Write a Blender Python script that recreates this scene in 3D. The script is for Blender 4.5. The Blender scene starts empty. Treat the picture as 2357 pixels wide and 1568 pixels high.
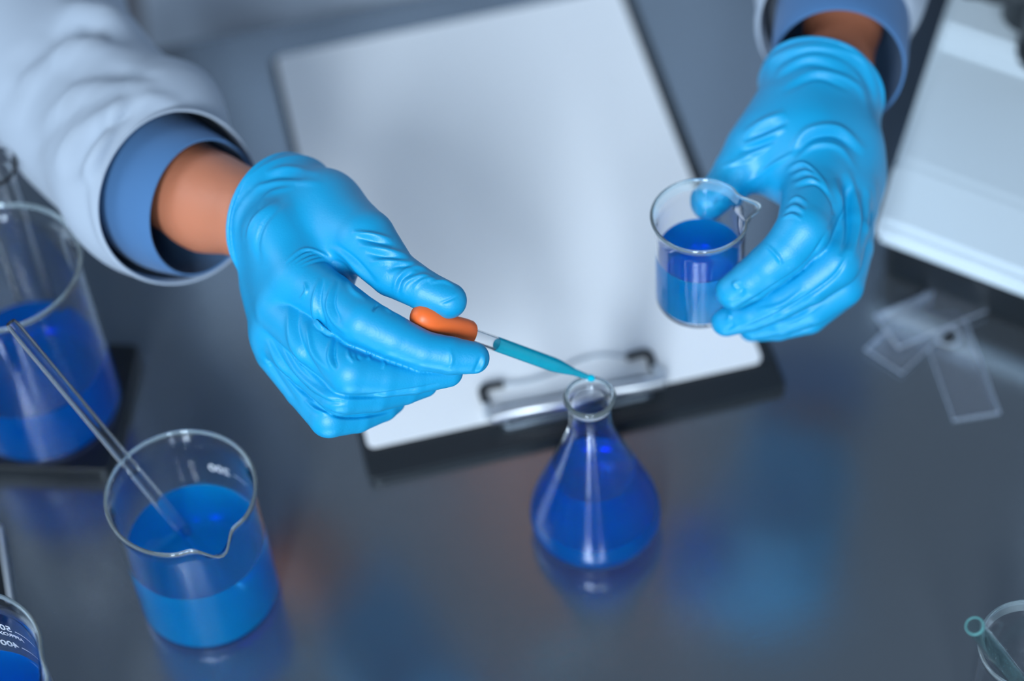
import bpy, bmesh, math, random
import numpy as np
from mathutils import Vector, Matrix

sc = bpy.context.scene
# ---------------------------------------------------------------- camera
IW, IH = 2357, 1568
FPX = 5224.1; PITCH = .89205; ROLL = -.089945; CH = .9394
_F = np.array([0, math.cos(PITCH), -math.sin(PITCH)])
_ri = np.array([1., 0, 0]); _up = np.cross(_ri, _F)
_R = _ri*math.cos(ROLL) + _up*math.sin(ROLL)
_U = -_ri*math.sin(ROLL) + _up*math.cos(ROLL)
_C = np.array([0, 0, CH])
cam = bpy.data.cameras.new('camera'); camo = bpy.data.objects.new('camera', cam)
sc.collection.objects.link(camo); sc.camera = camo
M = Matrix(((_R[0], _U[0], -_F[0], 0), (_R[1], _U[1], -_F[1], 0), (_R[2], _U[2], -_F[2], CH), (0, 0, 0, 1)))
camo.matrix_world = M
cam.sensor_width = 36; cam.lens = FPX/IW*36; cam.clip_start = .01; cam.clip_end = 50
cam.dof.use_dof = True; cam.dof.focus_distance = .998; cam.dof.aperture_fstop = 2.8
# ---------------------------------------------------------------- world, lights, exposure
w = bpy.data.worlds.new('world'); sc.world = w; w.use_nodes = True
nt = w.node_tree; bg = nt.nodes['Background']
# bright walls and windows around the bench, a dim ceiling above it
tc = nt.nodes.new('ShaderNodeTexCoord'); sx = nt.nodes.new('ShaderNodeSeparateXYZ'); rp = nt.nodes.new('ShaderNodeValToRGB')
nt.links.new(tc.outputs['Generated'], sx.inputs[0]); nt.links.new(sx.outputs['Z'], rp.inputs[0]); my = nt.nodes.new('ShaderNodeMapRange'); my.inputs[1].default_value = -.9; my.inputs[2].default_value = .2; my.inputs[3].default_value = .3; my.inputs[4].default_value = 1.15
nt.links.new(sx.outputs['Y'], my.inputs[0]); nt.links.new(my.outputs[0], bg.inputs[1]); nt.links.new(rp.outputs[0], bg.inputs[0])
cr = rp.color_ramp; cr.elements[0].position = 0; cr.elements[0].color = (.20, .26, .34, 1); cr.elements[1].position = .75; cr.elements[1].color = (.075, .10, .135, 1)
e = cr.elements.new(.06); e.color = (.32, .44, .62, 1); e = cr.elements.new(.38); e.color = (.32, .44, .62, 1); e = cr.elements.new(.55); e.color = (.12, .15, .20, 1)
bg.inputs[1].default_value = 1.0
def area(name, loc, target, sx, sy, power, col):
    l = bpy.data.lights.new(name, 'AREA'); l.shape = 'RECTANGLE'; l.size = sx; l.size_y = sy; l.energy = power; l.color = col
    o = bpy.data.objects.new(name, l); sc.collection.objects.link(o); o.location = loc
    d = Vector(target) - Vector(loc); o.rotation_euler = d.to_track_quat('-Z', 'Y').to_euler(); return o
area('ceiling_panel_lamp', (-.85, -2.4, 2.15), (0, .7, .1), .50, 1.7, 118, (.74, .87, 1))
area('ceiling_panel_lamp', (.22, -2.5, 2.25), (0, .7, .1), .36, 1.7, 44, (.74, .87, 1))
area('window_light', (-2.2, 1.0, 1.5), (0, .7, 0), 1.4, 1.2, 14, (.70, .86, 1))
sc.view_settings.view_transform = 'Standard'; sc.view_settings.look = 'None'
sc.view_settings.exposure = 0.3; sc.view_settings.gamma = 1
cy = sc.cycles
cy.max_bounces = 16; cy.transmission_bounces = 16; cy.glossy_bounces = 6; cy.diffuse_bounces = 4
cy.sample_clamp_indirect = 30; cy.use_denoising = True; cy.blur_glossy = .3

# ---------------------------------------------------------------- helpers
def ud(px, py, D):                       # point on the ray through an image point at axial distance D
    return _C + D*(_F + _R*(px-IW/2)/FPX + _U*(IH/2-py)/FPX)
def uz(px, py, z):
    d = _F + _R*(px-IW/2)/FPX + _U*(IH/2-py)/FPX
    return _C + d*(z-CH)/d[2]
def cam2world(P): return _C + P[:, :1]*_R + P[:, 1:2]*_U + P[:, 2:3]*_F
def tag(o, label=None, cat=None, group=None, kind=None):
    if label: o['label'] = label
    if cat: o['category'] = cat
    if group: o['group'] = group
    if kind: o['kind'] = kind
    return o
def empty(name, loc=(0, 0, 0), rz=0, label=None, cat=None, group=None):
    o = bpy.data.objects.new(name, None); sc.collection.objects.link(o)
    o.location = loc; o.rotation_euler = (0, 0, rz); o.empty_display_size = .02
    return tag(o, label, cat, group)
def mesh(name, V, Fc, mat, parent=None, smooth=True, sharp=42):
    me = bpy.data.meshes.new(name); me.from_pydata([tuple(v) for v in V], [], [tuple(f) for f in Fc]); me.update()
    if smooth:
        me.polygons.foreach_set('use_smooth', [True]*len(me.polygons))
        if sharp: me.set_sharp_from_angle(angle=math.radians(sharp))
    o = bpy.data.objects.new(name, me); sc.collection.objects.link(o)
    if mat: me.materials.append(mat)
    if parent is not None: o.parent = parent
    return o
def mesh_np(name, V, Q, mat, parent=None):
    me = bpy.data.meshes.new(name); n = len(Q)
    me.vertices.add(len(V)); me.vertices.foreach_set('co', V.astype(np.float32).ravel())
    me.loops.add(4*n); me.loops.foreach_set('vertex_index', Q.astype(np.int32).ravel())
    me.polygons.add(n); me.polygons.foreach_set('loop_start', np.arange(0, 4*n, 4, dtype=np.int32))
    me.polygons.foreach_set('use_smooth', np.ones(n, bool)); me.update(calc_edges=True); me.validate()
    o = bpy.data.objects.new(name, me); sc.collection.objects.link(o); me.materials.append(mat)
    if parent is not None: o.parent = parent
    return o
def bm_obj(name, bm, mat, parent=None, smooth=False):
    bmesh.ops.recalc_face_normals(bm, faces=bm.faces)
    me = bpy.data.meshes.new(name); bm.to_mesh(me); bm.free()
    if smooth: me.polygons.foreach_set('use_smooth', [True]*len(me.polygons))
    o = bpy.data.objects.new(name, me); sc.collection.objects.link(o); me.materials.append(mat)
    if parent is not None: o.parent = parent
    return o
def prism(pts, z0, z1, bevel=0, seg=3):   # outline pts (x,y) extruded z0..z1
    bm = bmesh.new(); vs = [bm.verts.new((p[0], p[1], z0)) for p in pts]; f = bm.faces.new(vs)
    r = bmesh.ops.extrude_face_region(bm, geom=[f]); bmesh.ops.translate(bm, verts=[v for v in r['geom'] if isinstance(v, bmesh.types.BMVert)], vec=(0, 0, z1-z0))
    if bevel: bmesh.ops.bevel(bm, geom=list(bm.edges), offset=bevel, segments=seg, affect='EDGES', profile=.5)
    return bm
def rrect(x0, y0, x1, y1, r, n=5):
    P = []
    for cx, cy_, a in ((x1-r, y1-r, 0), (x0+r, y1-r, 90), (x0+r, y0+r, 180), (x1-r, y0+r, 270)):
        for i in range(n+1):
            t = math.radians(a+90*i/n); P.append((cx+r*math.cos(t), cy_+r*math.sin(t)))
    return P
def lathe(prof, n=96, cap0=False, cap1=False, deform=None):
    V = []; Fc = []; m = len(prof)
    for i in range(n):
        t = 2*math.pi*i/n
        for (r, z) in prof:
            x, y, zz = r*math.cos(t), r*math.sin(t), z
            if deform: x, y, zz = deform(x, y, zz, t, r)
            V.append((x, y, zz))
    for i in range(n):
        j = (i+1) % n
        for k in range(m-1): Fc.append((i*m+k, j*m+k, j*m+k+1, i*m+k+1))
    if cap0: Fc.append([i*m for i in range(n)][::-1])
    if cap1: Fc.append([i*m+m-1 for i in range(n)])
    return V, Fc
def tube(name, pts, rad, mat, parent=None, n=12, closed=False, caps=True):
    pts = [Vector(p) for p in pts]; V = []; Fc = []; N = len(pts)
    up = Vector((.13, .21, .97)); prev = None
    rr = rad if isinstance(rad, (list, tuple)) else [rad]*N
    for i, p in enumerate(pts):
        a = pts[(i-1) % N] if (closed or i > 0) else p; b = pts[(i+1) % N] if (closed or i < N-1) else p
        t = (b-a).normalized()
        if prev is None: u = t.cross(up).normalized()
        else: u = (prev - t*prev.dot(t)).normalized()
        prev = u; v = t.cross(u)
        for k in range(n):
            th = 2*math.pi*k/n; V.append(p+(u*math.cos(th)+v*math.sin(th))*rr[i])
    for i in range(N if closed else N-1):
        j = (i+1) % N
        for k in range(n): Fc.append((i*n+k, i*n+(k+1) % n, j*n+(k+1) % n, j*n+k))
    if caps and not closed: Fc.append(list(range(n))[::-1]); Fc.append([(N-1)*n+k for k in range(n)])
    return mesh(name, V, Fc, mat, parent)
# ---- signed distance modelling (camera-aligned metres: x right, y up, z away)
def p3(px, py, dz, D0):                   # dz given in image pixels at D0
    D = D0 + dz*D0/FPX
    return np.array([(px-IW/2)*D/FPX, (IH/2-py)*D/FPX, D]), D/FPX
def rcone(P, a, b, r1, r2):
    ba = b-a; l2 = float(ba@ba)
    if l2 < 1e-12: return np.sqrt(((P-a)**2).sum(-1))-max(r1, r2)
    h = np.clip(((P-a)@ba)/l2, 0, 1)
    # round cone (exact)
    rr = r1-r2; a2 = l2-rr*rr; il2 = 1/l2
    pa = P-a; y = pa@ba; z = y-l2
    x2 = ((pa*l2-y[..., None]*ba)**2).sum(-1); y2 = y*y*l2; z2 = z*z*l2
    k = np.sign(rr)*rr*rr*x2
    d = (np.sqrt(x2*a2*il2)+y*rr)*il2-r1
    c1 = np.sign(z)*a2*z2 > k; c2 = np.sign(y)*a2*y2 < k
    d = np.where(c2, np.sqrt(x2+y2)*il2-r1, d)
    return np.where(c1, np.sqrt(x2+z2)*il2-r2, d)
def smin(a, b, k):
    h = np.maximum(k-np.abs(a-b), 0)/k
    return np.minimum(a, b)-h*h*k*.25
def sdf_chain(P, chain, k):
    d = None
    for (a, ra), (b, rb) in zip(chain[:-1], chain[1:]):
        e = rcone(P, a, b, ra, rb); d = e if d is None else smin(d, e, k)
    return d
def surface_nets(f, lo, hi, h):
    ax = [np.arange(lo[i], hi[i]+h, h) for i in range(3)]; n = [len(a) for a in ax]
    G = np.empty(n, np.float32)
    for i in range(0, n[0], 16):          # slabs keep memory small
        X, Y, Z = np.meshgrid(ax[0][i:i+16], ax[1], ax[2], indexing='ij')
        G[i:i+16] = f(np.stack([X, Y, Z], -1).reshape(-1, 3)).reshape(X.shape)
    S = G < 0
    c = S[:-1, :-1, :-1].astype(np.int8).copy(); c[:] = 0
    for dx in (0, 1):
        for dy in (0, 1):
            for dz in (0, 1): c += S[dx:n[0]-1+dx, dy:n[1]-1+dy, dz:n[2]-1+dz]
    act = (c > 0) & (c < 8); idx = -np.ones(act.shape, np.int64); ii = np.argwhere(act); idx[act] = np.arange(len(ii))
    acc = np.zeros((len(ii), 3)); cnt = np.zeros(len(ii))
    corners = [(a, b, d) for a in (0, 1) for b in (0, 1) for d in (0, 1)]
    for ca in corners:
        for axn in range(3):
            if ca[axn]: continue
            cb = list(ca); cb[axn] = 1; cb = tuple(cb)
            va = G[ii[:, 0]+ca[0], ii[:, 1]+ca[1], ii[:, 2]+ca[2]]; vb = G[ii[:, 0]+cb[0], ii[:, 1]+cb[1], ii[:, 2]+cb[2]]
            m = (va < 0) != (vb < 0); t = np.where(m, va/(va-vb+1e-20), 0)
            p = np.tile(np.array(ca, float), (len(ii), 1)); p[:, axn] = t
            acc[m] += p[m]; cnt[m] += 1
    V = (ii+acc/cnt[:, None])*h+np.array(lo)
    Q = []
    for axn in range(3):
        A = [slice(0, None)]*3; B = [slice(0, None)]*3; A[axn] = slice(0, -1); B[axn] = slice(1, None)
        sa, sb = S[tuple(A)], S[tuple(B)]
        e = np.argwhere(sa != sb); u, v = (axn+1) % 3, (axn+2) % 3
        e = e[(e[:, u] > 0) & (e[:, v] > 0) & (e[:, u] < n[u]-1) & (e[:, v] < n[v]-1)]
        q = []
        for du, dv in ((-1, -1), (0, -1), (0, 0), (-1, 0)):
            t = e.copy(); t[:, u] += du; t[:, v] += dv; q.append(idx[t[:, 0], t[:, 1], t[:, 2]])
        q = np.stack(q, 1); inside = sa[e[:, 0], e[:, 1], e[:, 2]]
        q[~inside] = q[~inside][:, ::-1]; Q.append(q)
    return V, np.concatenate(Q)
def sdf_grad(f, P, e):
    g = np.stack([f(P+np.eye(3)[i]*e)-f(P-np.eye(3)[i]*e) for i in range(3)], -1)
    return g/(np.linalg.norm(g, axis=1, keepdims=True)+1e-12)
def project(f, P, e, it=2):
    for _ in range(it):
        g = sdf_grad(f, P, e); P = P-g*np.clip(f(P), -2*e, 2*e)[:, None]
    return P
def relax(V, Q, it=1, lam=.5):
    E = np.concatenate([Q[:, [0, 1]], Q[:, [1, 2]], Q[:, [2, 3]], Q[:, [3, 0]]])
    E = np.concatenate([E, E[:, ::-1]])
    for _ in range(it):
        s = np.zeros_like(V); c = np.zeros(len(V))
        for k in range(3): s[:, k] = np.bincount(E[:, 0], V[E[:, 1], k], len(V))
        c = np.bincount(E[:, 0], minlength=len(V)); V = V+lam*(s/np.maximum(c, 1)[:, None]-V)
    return V
def subdiv(V, Q):
    E = np.sort(np.concatenate([Q[:, [0, 1]], Q[:, [1, 2]], Q[:, [2, 3]], Q[:, [3, 0]]]), 1)
    key = E[:, 0]*len(V)+E[:, 1]; uq, inv = np.unique(key, return_inverse=True)
    a, b = uq//len(V), uq % len(V); mid = (V[a]+V[b])/2; n = len(Q); cen = V[Q].mean(1)
    e = inv.reshape(4, n).T+len(V); c = np.arange(n)+len(V)+len(mid)
    V2 = np.concatenate([V, mid, cen])
    Q2 = np.concatenate([np.stack([Q[:, k], e[:, k], c, e[:, k-1]], 1) for k in range(4)])
    return V2, Q2
def vnormals(V, Q):
    fn = np.cross(V[Q[:, 2]]-V[Q[:, 0]], V[Q[:, 3]]-V[Q[:, 1]]); N = np.zeros_like(V)
    for k in range(4):
        for c in range(3): N[:, c] += np.bincount(Q[:, k], fn[:, c], len(V))
    return N/(np.linalg.norm(N, axis=1, keepdims=True)+1e-12)
def folds(V, N, strokes, D0, gain=1.0):
    """raise or sink folds in the rubber along the given lines: (points, width, height), px at D0; taper at both ends"""
    u = V[:, 0]/V[:, 2]*FPX+IW/2; v = IH/2-V[:, 1]/V[:, 2]*FPX
    face = np.clip(-(N*V).sum(1)/np.linalg.norm(V, axis=1)*2.2, 0, 1)
    disp = np.zeros(len(V)); mm = D0/FPX
    for pts, wd, ht in strokes:
        pts = catmull(np.array(pts, float)); L = len(pts)-1
        lo = pts.min(0)-3*wd; hi = pts.max(0)+3*wd
        m = (u > lo[0]) & (u < hi[0]) & (v > lo[1]) & (v < hi[1])
        if not m.any(): continue
        best = np.full(m.sum(), 1e9); tt = np.zeros(m.sum()); U = u[m]; Vv = v[m]
        for i in range(L):
            a, b = pts[i], pts[i+1]; ab = b-a; l2 = ab@ab+1e-9
            t = np.clip(((U-a[0])*ab[0]+(Vv-a[1])*ab[1])/l2, 0, 1)
            d = np.hypot(U-a[0]-t*ab[0], Vv-a[1]-t*ab[1]); k = d < best; best[k] = d[k]; tt[k] = (i+t[k])/L
        taper = np.clip(np.sin(np.pi*np.clip(tt, 0, 1)), 0, 1)**.6
        disp[m] += np.exp(-(best/wd)**2)*taper*ht*mm*(.35+.65*taper)
    return V+N*(disp*face*gain)[:, None]
def catmull(P, n=6):
    if len(P) < 3: return P
    Q = np.vstack([2*P[0]-P[1], P, 2*P[-1]-P[-2]]); out = []
    for i in range(1, len(Q)-2):
        for k in range(n):
            t = k/n; out.append(.5*(2*Q[i]+(Q[i+1]-Q[i-1])*t+(2*Q[i-1]-5*Q[i]+4*Q[i+1]-Q[i+2])*t*t+(3*Q[i]-Q[i-1]-3*Q[i+1]+Q[i+2])*t**3))
    out.append(P[-1]); return np.array(out)

# ---------------------------------------------------------------- materials
def mat(name, col, rough=.5, metal=0, **kw):
    m = bpy.data.materials.new(name); m.use_nodes = True; b = m.node_tree.nodes['Principled BSDF']
    b.inputs['Base Color'].default_value = (*col, 1); b.inputs['Roughness'].default_value = rough; b.inputs['Metallic'].default_value = metal
    for k, v in kw.items(): b.inputs[k.replace('_', ' ')].default_value = v
    return m
def s2l(r, g, b): return tuple((c/255/12.92 if c/255 <= .04045 else ((c/255+.055)/1.055)**2.4) for c in (r, g, b))
def bump(m, scale, strength, dist=.001, detail=3, stretch=None, coord='Object'):
    nt = m.node_tree; b = nt.nodes['Principled BSDF']
    tc = nt.nodes.new('ShaderNodeTexCoord'); mp = nt.nodes.new('ShaderNodeMapping'); n = nt.nodes.new('ShaderNodeTexNoise'); bp = nt.nodes.new('ShaderNodeBump')
    nt.links.new(tc.outputs[coord], mp.inputs[0]); nt.links.new(mp.outputs[0], n.inputs['Vector']); nt.links.new(n.outputs[0], bp.inputs['Height'])
    if stretch: mp.inputs['Scale'].default_value = stretch
    n.inputs['Scale'].default_value = scale; n.inputs['Detail'].default_value = detail
    bp.inputs['Strength'].default_value = strength; bp.inputs['Distance'].default_value = dist
    nt.links.new(bp.outputs[0], b.inputs['Normal']); return n, mp
m_glove = mat('blue_nitrile', (.0, .34, .63), .46, Subsurface_Weight=.12, Specular_IOR_Level=.65)
m_glove.node_tree.nodes['Principled BSDF'].inputs['Subsurface Radius'].default_value = (.1, .6, 1.); m_glove.node_tree.nodes['Principled BSDF'].inputs['Subsurface Scale'].default_value = .003
bump(m_glove, 1100, .16, .0006, 4)
m_skin = mat('skin', s2l(200, 124, 92), .5, Subsurface_Weight=.1); m_skin.node_tree.nodes['Principled BSDF'].inputs['Subsurface Scale'].default_value = .004
bump(m_skin, 250, .2, .0008, 5)
m_coat = mat('white_coat_cotton', (.38, .44, .52), .85, Sheen_Weight=.1); bump(m_coat, 1500, .15, .0004)
m_shirt = mat('blue_shirt_cotton', (.06, .17, .36), .85, Sheen_Weight=.1)
nn, mp_ = bump(m_shirt, 1800, .35, .0005, 2, (1, 1, 3))
m_hair = mat('dark_hair', (.02, .015, .012), .6)
m_glass = mat('clear_glass', (1, 1, 1), 0, Transmission_Weight=1, IOR=1.42)
m_rim = mat('whitened_glass_rim', (.80, .95, 1), .08, Transmission_Weight=.86, IOR=1.47)  # rim highlight put into the colour: pale, partly opaque glass along the edge
m_tealrim = mat('teal_rim', (.30, .85, .84), .08, Transmission_Weight=.66, IOR=1.4)
m_tealglass = mat('greenish_glass', (.80, .97, .95), .02, Transmission_Weight=1, IOR=1.25)
m_paper = mat('white_paper', (.90, .91, .92), .33)
m_blackboard = mat('black_board', (.012, .016, .020), .38); bump(m_blackboard, 300, .1, .0005)
m_blackrub = mat('black_rubber', (.008, .01, .012), .5)
m_blackpl = mat('black_plastic', (.010, .013, .016), .3)
m_chrome = mat('chrome', (.95, .97, .98), .30, 1)
m_gun = mat('grey_steel', (.16, .19, .22), .3, .8)
m_dullwire = mat('grey_wire', (.42, .47, .52), .45, .6)
m_white = mat('white_enamel', (.56, .64, .69), .5)
m_orange = mat('orange_rubber', (1.0, .17, .03), .42, Subsurface_Weight=.15); m_orange.node_tree.nodes['Principled BSDF'].inputs['Subsurface Scale'].default_value = .002
bump(m_orange, 500, .05, .0003)
m_mark = mat('white_print', (.85, .88, .9), .6)
def liquid_mat(name, col, dcol, mix, dens=60, side=True, ior=1.33):
    m = bpy.data.materials.new(name); m.use_nodes = True; nt = m.node_tree; nt.nodes.clear()
    out = nt.nodes.new('ShaderNodeOutputMaterial')
    if side: g = nt.nodes.new('ShaderNodeBsdfTransparent')     # the wall of the vessel does the bending there
    else:
        g = nt.nodes.new('ShaderNodeBsdfPrincipled'); g.inputs['Transmission Weight'].default_value = 1
        g.inputs['Roughness'].default_value = 0; g.inputs['IOR'].default_value = ior; g.inputs['Base Color'].default_value = (1, 1, 1, 1)
    d = nt.nodes.new('ShaderNodeBsdfDiffuse'); d.inputs[0].default_value = (*dcol, 1)
    mx = nt.nodes.new('ShaderNodeMixShader'); mx.inputs[0].default_value = mix
    tr = nt.nodes.new('ShaderNodeBsdfTranslucent'); tr.inputs[0].default_value = (*dcol, 1); m2 = nt.nodes.new('ShaderNodeMixShader'); m2.inputs[0].default_value = .35
    nt.links.new(d.outputs[0], m2.inputs[1]); nt.links.new(tr.outputs[0], m2.inputs[2])
    nt.links.new(g.outputs[0], mx.inputs[1]); nt.links.new(m2.outputs[0], mx.inputs[2]); nt.links.new(mx.outputs[0], out.inputs[0])
    va = nt.nodes.new('ShaderNodeVolumeAbsorption'); va.inputs[0].default_value = (*col, 1); va.inputs[1].default_value = dens
    nt.links.new(va.outputs[0], out.inputs['Volume']); return m
LQ = dict(col=(.0, .72, .998), dcol=(.0, .52, 1.0), dens=42); LD = dict(col=(.0, .64, .995), dcol=(.0, .32, 1.0), dens=42)
m_liq = (liquid_mat('blue_solution', mix=.36, side=False, **LQ), liquid_mat('blue_solution_side', mix=.58, **LQ))
m_liqd = (liquid_mat('deep_blue_solution', mix=.30, side=False, **LD), liquid_mat('deep_blue_solution_side', mix=.46, **LD))
m_wet = mat('wetted_glass', (1, 1, 1), 0, Transmission_Weight=1, IOR=1.42/1.33)
m_drop = liquid_mat('cyan_solution', (.0, .85, .99), (.0, .80, 1.0), .85, dens=30, side=False)
def liquid(parent, prof, mats, level):
    V, Fc = lathe(prof, 128); o = mesh('blue_liquid', V, Fc, mats[0], parent); o.data.materials.append(mats[1])
    for p in o.data.polygons:
        if p.normal.z < .3: p.material_index = 1
    return o
# brushed steel table
m_steel = mat('brushed_steel', (.33, .37, .41), .27, .9)
nt = m_steel.node_tree; b = nt.nodes['Principled BSDF']
n1, mp1 = bump(m_steel, 60, .12, .0004, 6, (1, 22, 1))
mp1.inputs['Rotation'].default_value = (0, 0, math.radians(4))
tc = nt.nodes.new('ShaderNodeTexCoord'); n2 = nt.nodes.new('ShaderNodeTexNoise'); n2.inputs['Scale'].default_value = 9; n2.inputs['Detail'].default_value = 5
mr = nt.nodes.new('ShaderNodeMapRange'); mr.inputs[1].default_value = .1; mr.inputs[2].default_value = .9; mr.interpolation_type = 'SMOOTHSTEP'; mr.inputs[3].default_value = .13; mr.inputs[4].default_value = .25
nt.links.new(tc.outputs['Object'], n2.inputs['Vector']); nt.links.new(n2.outputs[0], mr.inputs[0]); nt.links.new(mr.outputs[0], b.inputs['Roughness'])

# ---------------------------------------------------------------- setting
def quad(name, pts, m):
    o = mesh(name, pts, [tuple(range(len(pts)))], m, smooth=False); return tag(o, kind='structure')
m_floor = mat('grey_floor', (.20, .20, .22), .5); m_wall = mat('dark_wall', (.40, .42, .45), .8)
quad('floor', [(-4, -2.5, -.9), (4, -2.5, -.9), (4, 4, -.9), (-4, 4, -.9)], m_floor)
quad('wall_back', [(-4, 4, -.9), (4, 4, -.9), (4, 4, 2.2), (-4, 4, 2.2)], m_wall)

TA = math.radians(7.8)
table = empty('steel_table', (0, 1.035, 0), TA, 'brushed stainless steel work table under all the glassware', 'table')
bm = prism(rrect(-1.1, -1.35, 1.3, 0, .01), -.03, 0, .0015, 2); bm_obj('tabletop', bm, m_steel, table)
for lx in (-1.05, 1.22):
    for ly in (-1.3, -.05):
        bm = prism(rrect(lx-.02, ly-.02, lx+.02, ly+.02, .006), -.9, -.03); bm_obj('leg', bm, m_steel, table)

# ---------------------------------------------------------------- clipboard
CB = empty('clipboard', (.00213, .85504, 0), math.radians(9.04), 'black clipboard with blank white paper and chrome wire clip lying on steel table', 'clipboard')
bm = prism(rrect(-.1085, -.169, .1125, .151, .006), 0, .0035, .001, 2); bm_obj('board', bm, m_blackboard, CB)
# raised dark spine under the clip
bm = prism(rrect(-.108, -.168, .111, -.1515, .003), .0033, .0052, .0008, 2); bm_obj('edge_strip', bm, m_blackboard, CB)
P = tag(bm_obj('paper', prism(rrect(-.105, -.1485, .105, .1485, .004), .0037, .0049), m_paper, None),
        'blank white sheet of paper held on the black clipboard', 'paper'); P.location = CB.location; P.rotation_euler = CB.rotation_euler
bm = prism(rrect(-.036, -.158, .044, -.142, .004), .0035, .0085, .002, 3); bm_obj('clip_plate', bm, m_gun, CB)
tube('clip_bar', [(-.041+.091*i/12, -.1525+.0006*math.sin(i), .0125) for i in range(13)], .0036, m_chrome, CB, 16)
def wire(pts, name, m, r=.0013): return tube(name, catmull(np.array(pts), 5), r, m, CB, 10)
wire([(-.041, -.1525, .0125), (-.0425, -.149, .012), (-.0415, -.144, .0095), (-.0405, -.138, .0075)], 'clip_wire', m_chrome, .0016)
wire([(.050, -.1525, .0125), (.0510, -.148, .012), (.0492, -.143, .0095), (.0483, -.138, .0075)], 'clip_wire', m_chrome, .0016)
wire([(-.030, -.1285, .0072), (-.018, -.1295, .0065), (-.002, -.1275, .0062), (.012, -.1230, .0062), (.026, -.1235, .0065), (.038, -.1285, .0072)], 'clip_wire', m_dullwire, .0008)
def gripl(sx, x0, x1, name='rubber_grip'):
    tube(name, catmull(np.array([(x0+sx*.0010, -.1400, .0078), (x0, -.1335, .0074), (x0+sx*.0008, -.1292, .0074), (x0+sx*.005, -.1282, .0074), (x1, -.1288, .0074)]), 5), .0021, m_blackrub, CB, 12)
gripl(1, -.0412, -.0292); gripl(-1, .0490, .0370)

# ---------------------------------------------------------------- glassware
def beaker(name, loc, h, R, wall, liq, spout, label, rimr=None, marks=(), lift=0, m=None, group=None, level_dip=0, rz=0, tilt=None, lm=None):
    lm = lm or m_liq
    root = empty(name, loc, rz, label, 'beaker', group)
    if tilt: root.rotation_euler = tilt
    bt = wall*2.3; m = m or m_glass; rb = wall*.95; rc = .006 if R > .025 else .004; rim = rimr or R*1.05
    prof = [(0.0001, .0012)]
    for i in range(7):
        t = -math.pi/2+math.pi/2*i/6; prof.append((R-rc+rc*math.cos(t), .0002+rc+rc*math.sin(t)))
    zf = h-.010
    prof += [(R, rc+.001), (R, rc+.003), (R, h*.3), (R, h*.6), (R, zf-.003), (R, zf-.001), (R, zf), (R+.3*(rim-R), h-.005), (rim-.0003, h-.0030)]
    prof += [(rim-rb*.35+rb*.72*math.cos(a_), h-.0010+rb*.72*math.sin(a_)) for a_ in [math.radians(q) for q in range(-50, 231, 28)]]
    lv = (liq or h*.5)+.0008
    prof += [(R-wall+.3*(rim-R), h-.0055), (R-wall, zf), (R-wall, zf-.001), (R-wall, lv+.001), (R-wall, lv), (R-wall, lv*.5), (R-wall, bt+max(rc-wall, .002)+.001)]
    ri = rc-wall
    for i in range(7):
        t = -math.pi/2*i/6; prof.append((R-wall-max(ri, .002)+max(ri, .002)*math.cos(t), bt+max(ri, .002)+max(ri, .002)*math.sin(t)))
    prof.append((0.0001, bt+.0004))
    sa, sl, sw = spout
    def df(x, y, z, t, r):
        if sl <= 0 or z < h-.02: return x, y, z
        d = (t-sa+math.pi) % (2*math.pi)-math.pi
        k = max(0, (z-(h-.016))/.016)**1.6
        g = math.exp(-(d/sw)**2)*sl*k; pinch = -.16*sl*k*(math.exp(-((abs(d)-sw*2.0)/(sw*.8))**2))
        s = (r+g+pinch)/max(r, 1e-6)
        tz = z-.12*g
        return x*s, y*s, tz
    V, Fc = lathe(prof, 128, deform=df)
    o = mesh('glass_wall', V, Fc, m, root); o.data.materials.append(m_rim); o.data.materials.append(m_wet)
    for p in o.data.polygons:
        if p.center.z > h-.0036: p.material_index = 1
        if liq and p.center.z < liq+.0005 and (p.normal.x*p.center.x+p.normal.y*p.center.y < -1e-9 or (p.normal.z > .2 and p.center.z > wall*.9 and p.center.z < .012 and math.hypot(p.center.x, p.center.y) < R-wall*.8)): p.material_index = 2
    if liq:
        rl = R-wall-.00006; z0 = bt+.0005; q0 = max(rc-wall, .002); pr_ = [(0.0001, z0)]
        for i in range(7):
            t = -math.pi/2+math.pi/2*i/6; pr_.append((rl-q0+q0*math.cos(t), z0+q0+q0*math.sin(t)))
        pr_ += [(rl, liq*.6), (rl, liq+.0010), (rl-.0006, liq+.0006), (rl-.0014, liq+.0003), (rl-.003, liq), (0.0001, liq)]
        liquid(root, pr_, lm, liq)
    for (txt, ang, z, size) in marks: curved_text(root, txt, ang, z, size, R+.00015)
    return root
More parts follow.
